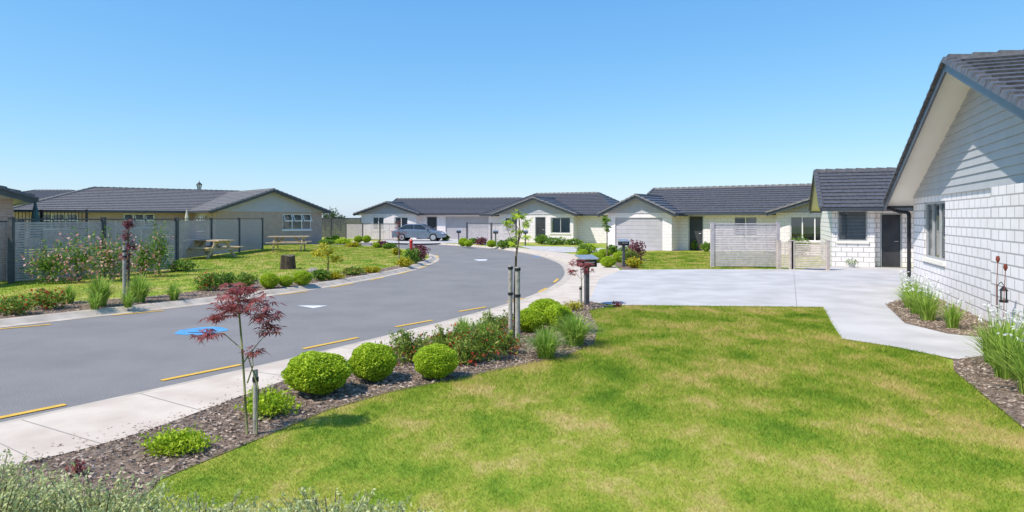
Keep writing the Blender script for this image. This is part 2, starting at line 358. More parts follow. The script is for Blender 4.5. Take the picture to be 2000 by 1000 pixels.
Pf2=smooth_line(Pout2,6); sub2=[p for p in Rk2 if 18.5<p.y<44 and p.x>-2.5]
sheet('footpath',[(p.x,p.y) for p in sub2]+[(p.x,p.y) for p in reversed(Pf2)],.0975,'conc')
# crossing apron between kerb and driveway
sheet('footpath',[(p.x,p.y) for p in Rk2 if 15<p.y<24.5]+[tuple(G(1213,532)[:2]),tuple(G(1225,560)[:2]),tuple(G(1206,594)[:2]),tuple(G(1152,590)[:2]),tuple(G(1100,596)[:2])],.1022,'conc')
dr=[G(1150,590),G(1205,596),G(1400,598),G(1608,600),G(1625,632),G(1645,662),G(1750,678),G(1846,698)]
P0=Vector((11.1,18.4,0)); T=Vector((-.359,-.933,0)); NN=Vector((-.933,.359,0))
def NL(x,y,z=0): return P0+T*x-NN*y+Vector((0,0,z))
Dpoly=[tuple(p[:2]) for p in dr]+[tuple(NL(a,b)[:2]) for a,b in ((10.9,-1.2),(9.6,-.02),(2,-.05),(0,-.02),(-.02,2.4),(-7.9,2.4),(-7.9,-1.3),(-8,-1.45))]+[tuple(G(1560,526)[:2]),tuple(G(1390,526)[:2]),tuple(G(1215,527)[:2]),tuple(G(1170,545)[:2])]
sheet('driveway',Dpoly,.1045,'drive')
mbj=MB()
def strip(mb,a,b,w,z,mat=0):
    a=Vector((a[0],a[1],0));b=Vector((b[0],b[1],0));d=(b-a).normalized();s=Vector((d.y,-d.x,0))*w/2
    mb.poly([(*(a-s)[:2],z),(*(a+s)[:2],z),(*(b+s)[:2],z),(*(b-s)[:2],z)],mat)
strip(mbj,G(1550,528),G(1556,598),.015,.108);strip(mbj,G(1235,545),G(1720,556),.015,.112)
for k in range(5,len(Pf)-4,7):
    p=Pf[k]; q=min(sub,key=lambda r:(r-p).length); strip(mbj,p,q,.008,.104)
o=mbj.build('driveway_joints',None,['joint']);o['kind']='structure'
sheet('driveway',[tuple(G(u,v)[:2]) for u,v in [(1040,487),(1100,493),(1180,491),(1300,489),(1340,489),(1312,486.2),(1190,485),(1130,482.5),(1010,480)]],.104,'drive')
sheet('driveway',[tuple(G(u,v)[:2]) for u,v in [(1000,482),(930,477),(880,474.5),(820,476),(745,474),(745,468.5),(865,466),(950,467),(990,471)]],.106,'drive')
bedA=[(p.x,p.y) for p in Pf if p.y>2.5]+[tuple(G(u,v)[:2]) for u,v in [(1165,592),(1195,598),(1150,607),(1168,640),(1160,672),(1100,697),(1000,716),(880,742),(760,765),(640,800),(520,850),(410,895),(310,936),(260,1000)]]+[(-2.2,2.5)]
bedC=[tuple(NL(a,b)[:2]) for a,b in ((3.2,-.01),(3.7,-1.0),(4.6,-1.35),(7.4,-1.45),(8.4,-1.0),(8.8,-.13),(7.32,-.13),(7.3,-.01))]
bedD=[tuple(NL(a,b)[:2]) for a,b in ((9.4,-.13),(10,-.7),(10.75,-1.45),(11.5,-1.6),(13,-1.6),(16,-1.6),(16,-.13))]
bedL=[(p.x,p.y) for p in Lk3 if 9<p.y<31]
inner=smooth_line([(-14.5,11.2)]+[tuple(G(u,v)[:2]) for u,v in [(0,603),(110,590),(230,583),(370,570),(430,553),(560,541),(690,530),(760,522),(800,512),(822,506)]],6)
bedL=bedL+[(p.x,p.y) for p in reversed(inner)]
bedE=[tuple(G(u,v)[:2]) for u,v in [(1216,526),(1248,526),(1240,512),(1205,500),(1160,492),(1120,491),(1165,503),(1200,516)]]
for b,z in ((bedA,.094),(bedC,.109),(bedD,.109),(bedL,.094),(bedE,.094)): sheet('mulch_bed',b,z,'mulch')
def scatter(poly,n,z=.1):
    P=np.array(poly);lo=P.min(0);hi=P.max(0);x=rng.uniform(lo[0],hi[0],n);y=rng.uniform(lo[1],hi[1],n);k=pip(x,y,poly);return x[k],y[k]
cs=[]
for poly,n,s,zz in ((bedA,90000,.045,.1),(bedD,16000,.045,.113),(bedC,10000,.045,.113),(bedL,40000,.055,.1)):
    x,y=scatter(poly,n); k=len(x); c=np.stack([x,y,zz+rng.random(k)*.02],1); a=rng.uniform(0,6.28,k); d=unit(np.stack([np.cos(a),np.sin(a),rng.normal(0,.22,k)],1))
    sz=s*rng.uniform(.5,1.5,k); v,f=leaf_quads(c,d,sz,.3); v[:,2]=np.maximum(v[:,2],zz-.003); cs.append((v,f,0))
pe=[p for p in Pf if 3<p.y<14]; nn=500; ii=rng.integers(0,len(pe),nn); c=np.array([[pe[i].x,pe[i].y,.106] for i in ii])+np.stack([-np.abs(rng.normal(0,.12,nn)),rng.normal(0,.3,nn),0*rng.random(nn)],1)
a=rng.uniform(0,6.28,nn); v,f=leaf_quads(c,np.stack([np.cos(a),np.sin(a),0*a],1),rng.uniform(.015,.04,nn),.35); v[:,2]=np.maximum(v[:,2],.1035); cs.append((v,f,0))
V,F,Mi=merge(cs);o=np_mesh('bark_mulch_chips',V,F,['chip']);o['kind']='stuff'
mk=MB()
for a,b in [((-60,829),(128,791)),((315,744),(470,713)),((592,682),(699,660)),((772,639),(845,626)),((896,609),(949,600)),((990,590),(1022,583)),((1052,571),(1068,563)),((1082,552),(1090,545)),
            ((0,643),(100,634)),((220,616),(320,607)),((545,576),(600,570)),((645,562),(690,554)),((722,548),(750,542)),((776,536),(800,530)),((820,524),(836,518)),((845,513),(853,507)),((856,503),(853,499))]:
    strip(mk,G(*a,0),G(*b,0),.09,.0085)
o=mk.build('yellow_road_dashes',None,['yellow']);o['kind']='structure'
mk=MB(); mk.poly([(*G(581,597,0)[:2],.004),(*G(640,597,0)[:2],.004),(*G(612,602,0)[:2],.004)]); mk.poly([(*G(925,507,0)[:2],.004),(*G(952,506.5,0)[:2],.004),(*G(950,509,0)[:2],.004),(*G(935,509.5,0)[:2],.004)])
o=mk.build('white_road_marks',None,['white']);o['kind']='structure'
def disc(name,c,r,mat,z):
    mb=MB();pts=[(c.x+r*math.cos(t)*(1+.06*math.sin(7*t)+.03*math.sin(13*t)),c.y+r*math.sin(t)*(1+.05*math.sin(5*t)),z) for t in [2*math.pi*i/48 for i in range(48)]];mb.poly(pts);o=mb.build(name,None,[mat]);o['kind']='structure';return o
disc('blue_road_marker',G(394,646.5,0),.42,'blue',.0045); disc('manhole_cover_ring',G(394,646.5,0),.24,'steel',.009);disc('blue_road_marker',G(394,646.5,0),.225,'blue',.0135)
disc('blue_road_marker',G(1055,500.5,0),.4,'blue',.0045)
# ---------------------------------------------------------------- grass
lawnA=[tuple(G(u,v)[:2]) for u,v in [(1150,607),(1168,640),(1160,672),(1100,697),(1000,716),(880,742),(760,765),(640,800),(520,850),(410,895),(310,936),(260,1000)]]+[(-2.2,2.6),(5.2,2.6)]+[tuple(NL(a,b)[:2]) for a,b in ((16,-1.6),(13,-1.6),(11.5,-1.6),(10.85,-1.55))]+[tuple(p[:2]) for p in dr[::-1][:-1]]
def grass(name,poly,n,h,w,z=.086,near=None):
    P=np.array(poly);lo=P.min(0);hi=P.max(0)
    if near:
        yy=lo[1]+(hi[1]-lo[1])*rng.random(n)**near; xx=rng.uniform(lo[0],hi[0],n)
    else: xx=rng.uniform(lo[0],hi[0],n);yy=rng.uniform(lo[1],hi[1],n)
    k=pip(xx,yy,poly)
    k&=(np.abs(xx)<yy*.85+1.2)
    xx=xx[k];yy=yy[k];m=len(xx);d=np.sqrt(xx**2+yy**2); sc=np.clip(d/6,.8,6)
    xx=xx+rng.normal(0,.02,m);yy=yy+rng.normal(0,.02,m)
    a=rng.uniform(0,6.28,m); hh=h*rng.uniform(.5,1.3,m)*np.clip(sc,.9,1.35); ww=w*sc*rng.uniform(.7,1.2,m)
    b=np.stack([xx,yy,np.full(m,z)],1); s=np.stack([np.cos(a),np.sin(a),0*a],1)*ww[:,None]*.5
    a2=rng.uniform(0,6.28,m); t=b+np.stack([np.cos(a2)*hh*.8,np.sin(a2)*hh*.8,hh],1)
    v=np.stack([b-s,b+s,t],1).reshape(-1,3);f=np.arange(3*m).reshape(m,3)
    o=np_mesh(name,v,f,['blade']);o['kind']='stuff';return o
grass('lawn_grass',lawnA,700000,.030,.0052,near=1.7)
lawnL=[(p.x,p.y) for p in inner]+[tuple(G(u,v)[:2]) for u,v in [(815,500),(790,490),(740,482),(640,478)]]+[(-24,49),(-26,20),(-20,11)]
grass('lawn_grass',lawnL,170000,.03,.007)
lawnB=[tuple(G(u,v)[:2]) for u,v in [(1248,526),(1390,526),(1520,526),(1520,497),(1330,491),(1180,493),(1205,500),(1240,512)]]
grass('lawn_grass',lawnB,60000,.03,.007)
# ---------------------------------------------------------------- houses
class House:
    def __init__(s,label,loc,rot,brick='wbrickf',clad='clad',frame='frame',roof='roof',board=.19,lap=.03):
        s.e=thing('house',label,'house',loc,rot);s.brick=brick;s.clad=clad;s.fr=frame;s.rm=roof;s.board=board;s.lap=lap
        s.wall=MB();s.roof=MB();s.sof=MB();s.fas=MB()
    def slope(s,b0,b1,t1,t0,course=.37):
        b0,b1,t1,t0=map(Vector,(b0,b1,t1,t0))
        n=max(2,round((((t0+t1)/2-(b0+b1)/2).length)/course))
        Nn=(b1-b0).cross((t0+t1)/2-b0).normalized()
        if Nn.z<0:Nn=-Nn
        for i in range(n):
            a=i/n;c=(i+1)/n
            A=b0.lerp(t0,a);B=b1.lerp(t1,a);C=b1.lerp(t1,c);D=b0.lerp(t0,c)
            s.roof.poly([A+Nn*.045,B+Nn*.045,C+Nn*.004,D+Nn*.004]);s.roof.poly([A-Nn*.01,B-Nn*.01,B+Nn*.045,A+Nn*.045])
        s.sof.poly([b0-Vector((0,0,.07)),b1-Vector((0,0,.07)),t1-Vector((0,0,.07)),t0-Vector((0,0,.07))])
    def caps(s,a,b,w=.2,lift=.05,seg=.4):
        a=Vector(a);b=Vector(b);n=max(1,round((b-a).length/seg));up=Vector((0,0,1))
        d=(b-a).normalized();sd=d.cross(up).normalized()*w/2
        for i in range(n):
            p=a.lerp(b,i/n);q=a.lerp(b,(i+1)/n+.03/n)
            l0=up*(lift+.035);l1=up*(lift)
            s.roof.hexa([p-sd-up*.03,p+sd-up*.03,q+sd-up*.04,q-sd-up*.04,p-sd*.75+l0,p+sd*.75+l0,q+sd*.7+l1,q-sd*.7+l1])
    def wing(s,axis,c,hw,e0,e1,ze,zr,h0=0,h1=0,clad0=None,clad1=None,oh=.45,rakecap=True):
        P=(lambda a,b,z:Vector((a,c+b,z))) if axis=='x' else (lambda a,b,z:Vector((c+b,a,z)))
        r0,r1=e0+h0,e1-h1
        s.slope(P(e0,-hw,ze),P(e1,-hw,ze),P(r1,0,zr),P(r0,0,zr)); s.slope(P(e0,hw,ze),P(e1,hw,ze),P(r1,0,zr),P(r0,0,zr))
        s.caps(P(r0,0,zr),P(r1,0,zr),.24,.05)
        if h0: s.slope(P(e0,-hw,ze),P(e0,hw,ze),P(r0,0,zr),P(r0,0,zr)); s.caps(P(e0,-hw,ze),P(r0,0,zr));s.caps(P(e0,hw,ze),P(r0,0,zr))
        if h1: s.slope(P(e1,-hw,ze),P(e1,hw,ze),P(r1,0,zr),P(r1,0,zr)); s.caps(P(e1,-hw,ze),P(r1,0,zr));s.caps(P(e1,hw,ze),P(r1,0,zr))
        for q in (-hw,hw):
            o=.05 if q>0 else -.05
            s.fas.beam(P(e0,q+o,ze-.07),P(e1,q+o,ze-.07),.1,.13)
        for h,e,sg in ((h0,e0,-1),(h1,e1,1)):
            if h: s.fas.beam(P(e+sg*.05,-hw,ze-.07),P(e+sg*.05,hw,ze-.07),.1,.13)
            else:
                for q in (-hw,hw):
                    s.fas.beam(P(e+sg*.02,q,ze-.11),P(e+sg*.02,0,zr-.11),.04,.2)
                    if rakecap: s.caps(P(e+sg*.0,q,ze),P(e+sg*.0,0,zr),.2,.05,.36)
        for cz,e,sg in ((clad0,e0,-1),(clad1,e1,1)):
            if cz is None: continue
            z=cz; a=e-sg*oh; cl=MB(); lp=s.lap
            while z<zr-.1:
                z2=min(z+s.board,zr-.08)
                k=lambda zz:max(0,hw*(1-(zz+.07-ze)/(zr-ze)))
                w1=min(k(z),hw-oh);w2=min(k(z2),hw-oh)
                cl.poly([P(a+sg*(.02+lp),-w1,z),P(a+sg*(.02+lp),w1,z),P(a+sg*.02,w2,z2),P(a+sg*.02,-w2,z2)])
                cl.poly([P(a,-w1,z),P(a,w1,z),P(a+sg*(.02+lp),w1,z),P(a+sg*(.02+lp),-w1,z)])
                z=z2
            cl.build('gable_cladding',s.e,[s.clad])
    def facade(s,p0,p1,z0,z1,items=()):
        p0=Vector((*p0,0));p1=Vector((*p1,0));d=(p1-p0);Lg=d.length;d.normalize();n=Vector((d.y,-d.x,0))
        Q=lambda a,dep,z:p0+d*a-n*dep+Vector((0,0,z))
        xs=sorted({0,Lg}|{i[1] for i in items}|{i[2] for i in items});zs=sorted({z0,z1}|{i[3] for i in items}|{i[4] for i in items})
        for i in range(len(xs)-1):
            for j in range(len(zs)-1):
                cx=(xs[i]+xs[i+1])/2;cz=(zs[j]+zs[j+1])/2
                if any(t[1]<cx<t[2] and t[3]<cz<t[4] for t in items):continue
                s.wall.poly([Q(xs[i],0,zs[j]),Q(xs[i+1],0,zs[j]),Q(xs[i+1],0,zs[j+1]),Q(xs[i],0,zs[j+1])])
        def bx(mb,a0,a1,d0,d1,zz0,zz1,m=0):
            mb.hexa([Q(a0,d0,zz0),Q(a1,d0,zz0),Q(a1,d1,zz0),Q(a0,d1,zz0),Q(a0,d0,zz1),Q(a1,d0,zz1),Q(a1,d1,zz1),Q(a0,d1,zz1)],m)
        for it in items:
            kind,a0,a1,b0,b1=it[:5];opt=it[5] if len(it)>5 else {}
            D=.14
            for q in ([Q(a0,0,b0),Q(a0,D,b0),Q(a0,D,b1),Q(a0,0,b1)],[Q(a1,0,b0),Q(a1,D,b0),Q(a1,D,b1),Q(a1,0,b1)],[Q(a0,0,b1),Q(a1,0,b1),Q(a1,D,b1),Q(a0,D,b1)],[Q(a0,0,b0),Q(a1,0,b0),Q(a1,D,b0),Q(a0,D,b0)]): s.wall.poly(q)
            if kind=='window':
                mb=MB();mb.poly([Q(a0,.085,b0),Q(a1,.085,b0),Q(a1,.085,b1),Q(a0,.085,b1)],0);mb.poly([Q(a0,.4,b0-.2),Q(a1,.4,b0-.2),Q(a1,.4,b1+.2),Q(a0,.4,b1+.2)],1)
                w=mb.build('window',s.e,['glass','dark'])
                mb=MB();t=.055
                bx(mb,a0,a1,.04,.11,b0,b0+t);bx(mb,a0,a1,.04,.11,b1-t,b1);bx(mb,a0,a0+t,.04,.11,b0+t,b1-t);bx(mb,a1-t,a1,.04,.11,b0+t,b1-t)
                pn=opt.get('panes',2)
                for k in range(1,pn):
                    x=a0+(a1-a0)*k/pn;bx(mb,x-.03,x+.03,.045,.105,b0+t,b1-t)
                mb.build('frame',w,[opt.get('frame',s.fr)])
                mb=MB();bx(mb,a0-.05,a1+.05,-.05,.06,b0-.09,b0-.002);mb.build('sill',w,['soffit' if s.brick[:6]=='wbrick' else s.fr])
                if opt.get('blind',1):
                    mb=MB();z=b1-.08; cov=opt.get('cover',.95)
                    st=.055
                    while z>b1-(b1-b0)*cov:
                        A,B=Q(a0+.05,.15,z),Q(a1-.05,.15,z);C,E=Q(a1-.05,.18,z+.035),Q(a0+.05,.18,z+.035)
                        mb.poly([A,B,C,E]);z-=st
                    mb.build('blind',w,['blind'])
                if opt.get('open'):
                    mb=MB()
                    for k in range(pn):
                        x0=a0+(a1-a0)*k/pn+.05;x1=a0+(a1-a0)*(k+1)/pn-.05;zt=b1-.05;zb=b1-(b1-b0)*.45
                        for (u0,u1) in ((x0,x0+.05),(x1-.05,x1)):
                            mb.hexa([Q(u0,-.30,zb),Q(u1,-.30,zb),Q(u1,-.26,zb),Q(u0,-.26,zb),Q(u0,.0,zt),Q(u1,.0,zt),Q(u1,.03,zt),Q(u0,.03,zt)])
                        mb.hexa([Q(x0,-.30,zb-.02),Q(x1,-.30,zb-.02),Q(x1,-.26,zb-.02),Q(x0,-.26,zb-.02),Q(x0,-.30,zb+.05),Q(x1,-.30,zb+.05),Q(x1,-.26,zb+.05),Q(x0,-.26,zb+.05)])
                    mb.build('open_sash',w,['framew'])
            elif kind=='door':
                mb=MB();bx(mb,a0+.06,a1-.06,.08,.13,b0,b1-.06)
                dd=mb.build('door',s.e,['door'])
                mb=MB();bx(mb,a0,a0+.06,.03,.12,b0,b1);bx(mb,a1-.06,a1,.03,.12,b0,b1);bx(mb,a0+.06,a1-.06,.03,.12,b1-.06,b1);mb.build('frame',dd,['frame'])
                mb=MB();mb.cyl(Q(a1-.15,.02,b0+1),Q(a1-.15,.08,b0+1),.02,n=8);mb.cyl(Q(a1-.15,.02,b0+1),Q(a1-.27,.02,b0+1),.012,n=8);mb.build('handle',dd,['steel'])
            elif kind=='garage':
                mb=MB();nn=8;hh=(b1-b0)/nn
                for k in range(nn):
                    bx(mb,a0+.01,a1-.01,.08,.12,b0+k*hh+.006,b0+(k+1)*hh-.006)
                    bx(mb,a0+.01,a1-.01,.09,.13,b0+(k+1)*hh-.006,b0+(k+1)*hh+.006)
                g=mb.build('garage_door',s.e,['garage'])
                mb=MB();bx(mb,(a0+a1)/2-.08,(a0+a1)/2+.08,.05,.08,b0+.25,b0+.28);mb.build('handle',g,['steel'])
    def finish(s):
        if s.wall.f:s.wall.build('wall',s.e,[s.brick])
        s.roof.build('roof',s.e,[s.rm]);s.sof.build('soffit',s.e,['soffit']);s.fas.build('gutter',s.e,['fascia'])
    def pipe(s,pts,r=.045):
        mb=MB();mb.path(pts,r,n=10);mb.build('downpipe',s.e,['black'],smooth=False)
H=House('white block house with grey weatherboard gable and charcoal tiled roof',(P0.x,P0.y,.1),math.atan2(-.933,-.359),brick='wbrick',clad='cladw',board=.16,lap=.022)
H.wing('y',6.6,7.05,-.62,12,2.32,4.87,clad0=2.44,oh=.62)
H.facade((0,0),(7.3,0),0,2.44,[('window',1.35,3.5,.9,2.3,{'panes':3})])
H.facade((7.3,-.12),(13.2,-.12),0,2.44,[('window',3.6,5.2,.9,2.3,{'panes':2})])
H.facade((7.3,0),(7.3,-.12),0,2.44); H.facade((13.2,-.12),(13.2,10),0,2.44); H.facade((0,8),(0,0),0,2.44)
H.facade((-14.1,-1.4),(-7.9,-1.4),0,2.44); H.facade((-14.1,6),(-14.1,-1.4),0,2.44)
H.facade((-7.9,-1.4),(-7.9,.1),0,2.44,[('window',.2,1.25,1.0,2.2,{'panes':1,'cover':.97})])
H.facade((-7.9,.1),(-8.2,.1),0,2.44)
H.facade((-8.2,.1),(-8.2,2.6),0,2.44,[('door',.22,.98,0,2.1)])
H.facade((-8.2,2.5),(0,2.5),0,2.44)
H.wing('y',-11,3.55,-1.8,12,2.3,3.98,clad0=2.42,oh=.4)
H.wing('x',7,5.0,-11,6.6,2.3,4.0)
H.pipe([(-.35,-.62,2.2),(-.22,-.3,2.08),(-.1,-.12,2.06),(-.06,-.10,1.98),(-.06,-.10,0)],.05)
H.finish()
def rotd(a):return math.radians(a)
H=House('white block house with grey garage door and two gables',(5.9,41,.1),rotd(-35))
H.wing('y',2.06,2.5,-.45,9,2.15,3.27,clad0=2.2,oh=.45)
H.facade((0,0),(4.12,0),0,2.2,[('garage',.5,3.55,0,1.93)])
H.facade((0,8),(0,0),0,2.2);H.facade((4.12,0),(4.12,1.2),0,2.2)
H.facade((4.12,1.2),(9.9,1.2),0,2.2,[('door',.55,1.45,0,2.05),('window',3.2,4.5,.9,2.0,{'panes':2,'frame':'framew'})])
H.wing('x',4.8,4.05,1,20,2.2,3.85)
H.facade((9.9,1.2),(9.9,0),0,2.2)
H.wing('y',13,3.5,-.45,7,2.2,3.3,clad0=2.22,oh=.45)
H.facade((9.9,0),(16.1,0),0,2.2,[('window',.7,2.5,.7,2.0,{'panes':3,'frame':'framew','cover':.7})])
H.facade((16.1,0),(16.1,9),0,2.2);H.facade((19,8.4),(0,8),0,2.2)
H.finish()
H=House('white block house with wide grey garage door beside parked car',(-13.8,61,.1),rotd(-12))
H.wing('y',2.6,3.15,-.45,7,2.3,3.35,clad0=2.3,oh=.45)
H.facade((0,0),(5.3,0),0,2.3,[('window',1.1,2.2,.8,2.0,{'panes':2,'frame':'framew'}),('window',3.2,4.5,.8,2.0,{'panes':2,'frame':'framew'})])
H.facade((0,8),(0,0),0,2.3);H.facade((5.3,0),(5.3,.8),0,2.3)
H.facade((5.3,.8),(13.4,.8),0,2.3,[('door',.7,1.7,0,2.05),('garage',2.5,6.5,0,2.05)])
H.wing('x',4.9,4.5,1.5,14,2.3,3.8)
H.facade((13.4,.8),(13.4,9),0,2.3)
H.finish()
H=House('white block house with broad grey gable and blinds in window',(-1.02,53,.1),rotd(-25))
H.wing('y',3.12,3.6,-.45,8,2.2,3.5,clad0=2.2,oh=.45)
H.facade((0,0),(6.25,0),0,2.2,[('window',.5,1.6,.8,1.95,{'frame':'framew'}),('door',3.1,4.0,0,2.0),('window',4.4,6.0,.75,1.95,{'panes':2})])
H.facade((0,8),(0,0),0,2.2);H.facade((6.25,0),(6.25,1),0,2.2)
H.facade((6.25,1),(9,1),0,2.2);H.facade((9,1),(9,9.6),0,2.2)
H.wing('x',5.3,4.75,-2,9.5,2.2,4.0,h0=3,h1=3)
H.finish()
H=House('tan brick bungalow with grey tiled roof and white awning windows',(-20.15,45.2,.1),rotd(42),'tbrick','clad','framew','roofb')
H.wing('y',3.87,4.35,-.45,9,2.4,3.95,clad0=2.36,oh=.45)
H.facade((0,0),(7.75,0),0,2.38,[('window',4.7,6.9,1.05,2.2,{'panes':3,'open':1})])
H.facade((7.75,0),(7.75,13),0,2.38);H.facade((0,5),(0,0),0,2.38,[('window',1.2,3.2,1.0,2.2,{'panes':3,'open':1})])
H.facade((-10.5,5),(0,5),0,2.38,[('window',1.2,3.4,1.2,2.2,{'panes':3,'open':1}),('window',6,8,1.2,2.2,{'panes':3,'open':1})])
H.facade((-10.5,13),(-10.5,5),0,2.38)
H.wing('x',9.2,4.7,-11,8,2.4,4.12,h0=5.5,h1=3)
H.finish()
H=House('bungalow with cream soffit and grey gable roof',(-15.5,20.7,.1),rotd(40),'tbrick')
H.wing('y',-6,6.5,-.5,9,2.55,4.6,clad0=2.5,oh=.5)
H.facade((-12,0),(0,0),0,2.5);H.facade((0,0),(0,8),0,2.5)
H.finish()
H=House('distant bungalow with dark hipped roof',(-56,70,.1),0,'tbrick')
H.wing('x',4,5,-2,12,3.6,5.0,h0=5,h1=5);H.facade((-1.5,0),(11.5,0),0,3.6);H.finish()
# ---------------------------------------------------------------- fences
def slat_fence(label,pts,h=1.8,mat='fence',panel_w=2.4,slat=.045,gap=.03,z0=.1,postmat='post',group=None,name='slat_fence'):
    pts=[Vector((p[0],p[1],0)) for p in pts]
    e=thing(name,label,'fence' if name!='side_gate' else 'gate',(pts[0].x,pts[0].y,z0),0,group);o=pts[0]
    for i in range(len(pts)-1):
        a=pts[i]-o;b=pts[i+1]-o;n=max(1,round((b-a).length/panel_w));d=(b-a).normalized()
        for k in range(n):
            p=a.lerp(b,k/n);q=a.lerp(b,(k+1)/n)
            mb=MB();z=.08
            while z<h-.04:
                mb.beam(p+d*.06+Vector((0,0,z)),q-d*.06+Vector((0,0,z)),.018,slat);z+=slat+gap
            nv=3
            s=Vector((d.y,-d.x,0))*.022
            for j in range(nv):
                t=(j+.5)/nv;c=p.lerp(q,t)+s*-1;mb.beam(c+Vector((0,0,.05)),c+Vector((0,0,h-.03)),.04,.02,up=(d.x,d.y,0))
            mb.build('panel',e,[mat])
            mb=MB();mb.beam(p+d*.055+Vector((0,0,h)),q-d*.055+Vector((0,0,h)),.07,.04);mb.build('rail',e,[postmat])
        for k in range(n+(1 if i==len(pts)-2 else 0)):
            p=a.lerp(b,k/n);mb=MB();mb.box(p.x-.06,p.x+.06,p.y-.06,p.y+.06,0,h+.05);mb.box(p.x-.07,p.x+.07,p.y-.07,p.y+.07,h+.05,h+.07);mb.build('post',e,[postmat])
    return e
slat_fence('weathered grey slatted fence with climbing roses',[G(22,553),G(345,527)],1.86,'fence',2.6,slat=.062,gap=.014)
slat_fence('taupe slatted timber fence beside the picnic lawn',[G(345,508),G(512,487)],1.86,'fencet',3.4,slat=.07,gap=.006)
slat_fence('grey slatted privacy screen beside the driveway',[G(1391,522),G(1519,523)],1.68,'fencel',2.9,slat=.075,gap=.014,postmat='fencel')
slat_fence('short timber screen next to the gate',[G(1521,525),G(1545,526)],1.0,'gate',1.5,postmat='gate',gap=.02)
slat_fence('low beige grey timber side gate with slats',[G(1548,526),G(1617,528)],1.02,'gate',1.6,postmat='gate',gap=.02,name='side_gate')
slat_fence('short grey slatted screen by the parked car',[G(676,467),G(778,470)],1.42,'fencel',2.3,gap=.02)
slat_fence('short grey slatted screen between two driveways',[G(912,474),G(1008,475)],1.5,'fencel',2.0,gap=.02)
slat_fence('dark paling fence across the end of the street',[(-24,66),(-15,66)],1.9,'post',3,slat=.1,gap=.01)
slat_fence('grey slatted fence closing off the back yard',[(-14.9,20.2),(-15.6,14)],1.8,'fence',3,slat=.05,gap=.014)
# ---------------------------------------------------------------- street furniture
def letterbox(loc,label,rot=0):
    e=thing('letterbox',label,'letterbox',loc,rot,'letterboxes along the street')
    mb=MB();mb.box(-.045,.045,-.045,.045,0,.98);mb.build('post',e,['post'])
    mb=MB();mb.box(-.18,.18,-.15,.15,.98,1.16);mb.build('box',e,['black'])
    mb=MB();mb.hexa([(-.21,-.2,1.165),(.21,-.2,1.165),(.21,.18,1.24),(-.21,.18,1.24),(-.21,-.2,1.19),(.21,-.2,1.19),(.21,.18,1.27),(-.21,.18,1.27)]);mb.build('lid',e,['steel'])
    mb=MB();mb.box(-.12,.12,-.156,-.15,1.08,1.11);mb.build('slot',e,['steel']);return e
lb=letterbox(G(1146,596),'black letterbox with grey sloping lid on a timber post',.3)
lb.scale=(.98,.98,.86)
copy_thing(lb,G(1218,521),.2,(1,1,.85),'black letterbox on dark post beside driveway planting')
for u,v in ((896,477.5),(968,480),(1026,480)): copy_thing(lb,G(u,v),.2,.85,'small black letterbox on post beside a driveway')
e=thing('fire_hydrant','red fire hydrant post on the grass verge','fire hydrant',G(803,495))
mb=MB();mb.cyl((0,0,0),(0,0,.06),.14,n=16);mb.cyl((0,0,.06),(0,0,.6),.085,.08,n=16);mb.cyl((0,0,.6),(0,0,.68),.1,.1,n=16);mb.cyl((0,0,.68),(0,0,.78),.09,.02,n=16);mb.build('body',e,['red'])
mb=MB();mb.cyl((.06,0,.45),(.16,0,.45),.045,n=10);mb.cyl((-.06,0,.45),(-.16,0,.45),.045,n=10);mb.build('outlet',e,['steel'])
def picnic(loc,rot,s=1):
    e=thing('picnic_table','weathered pine picnic table with attached benches on lawn','picnic table',loc,rot,'picnic tables on the lawn')
    mb=MB()
    for k in range(5): y=-.36+k*.18;mb.box(-1.0,1.0,y-.08,y+.08,.72,.765)
    mb.build('table_top',e,['timber'])
    for sg in (-1,1):
        mb=MB()
        for k in range(2): y=sg*(.72+k*.15);mb.box(-1.0,1.0,y-.068,y+.068,.43,.47)
        mb.build('bench_seat',e,['timber'])
    for x in (-.68,.68):
        mb=MB();mb.beam((x,-.22,.71),(x,-.72,0),.045,.12,up=(0,1,0));mb.beam((x,.22,.71),(x,.72,0),.045,.12,up=(0,1,0));mb.build('leg',e,['timber'])
        mb=MB();mb.box(x+.024,x+.069,-.85,.85,.33,.428);mb.box(x+.024,x+.069,-.42,.42,.62,.718);mb.build('crossbar',e,['timber'])
    for q in (-1,1):
        mb=MB();mb.beam((q*.66,0,.36),(q*.25,0,.71),.05,.09);mb.build('brace',e,['timber'])
    e.scale=(s*1.1,s,s);return e
pt=picnic(G(408,503),-.45,1.12)
copy_thing(pt,G(565,490),.15,1.12)
e=thing('tree_stump','cut brown tree stump standing in the planting bed','tree stump',G(562,525))
mb=MB();n=18
for i in range(n):
    a0=2*math.pi*i/n;a1=2*math.pi*(i+1)/n
    r=lambda a,z:(.25 if z>0 else .29)*(1+.07*math.sin(a*5)+.05*math.sin(a*9+1))
    z1=lambda a:.5+.03*math.sin(a*2)
    mb.poly([(r(a0,0)*math.cos(a0),r(a0,0)*math.sin(a0),0),(r(a1,0)*math.cos(a1),r(a1,0)*math.sin(a1),0),(r(a1,1)*math.cos(a1),r(a1,1)*math.sin(a1),z1(a1)),(r(a0,1)*math.cos(a0),r(a0,1)*math.sin(a0),z1(a0))])
mb.build('bark',e,['barkd'])
mb=MB();mb.poly([(.247*(1+.07*math.sin(a*5)+.05*math.sin(a*9+1))*math.cos(a),.247*(1+.07*math.sin(a*5)+.05*math.sin(a*9+1))*math.sin(a),.495+.03*math.sin(a*2)) for a in [2*math.pi*i/n for i in range(n)]]);mb.build('cut_face',e,['cut'])
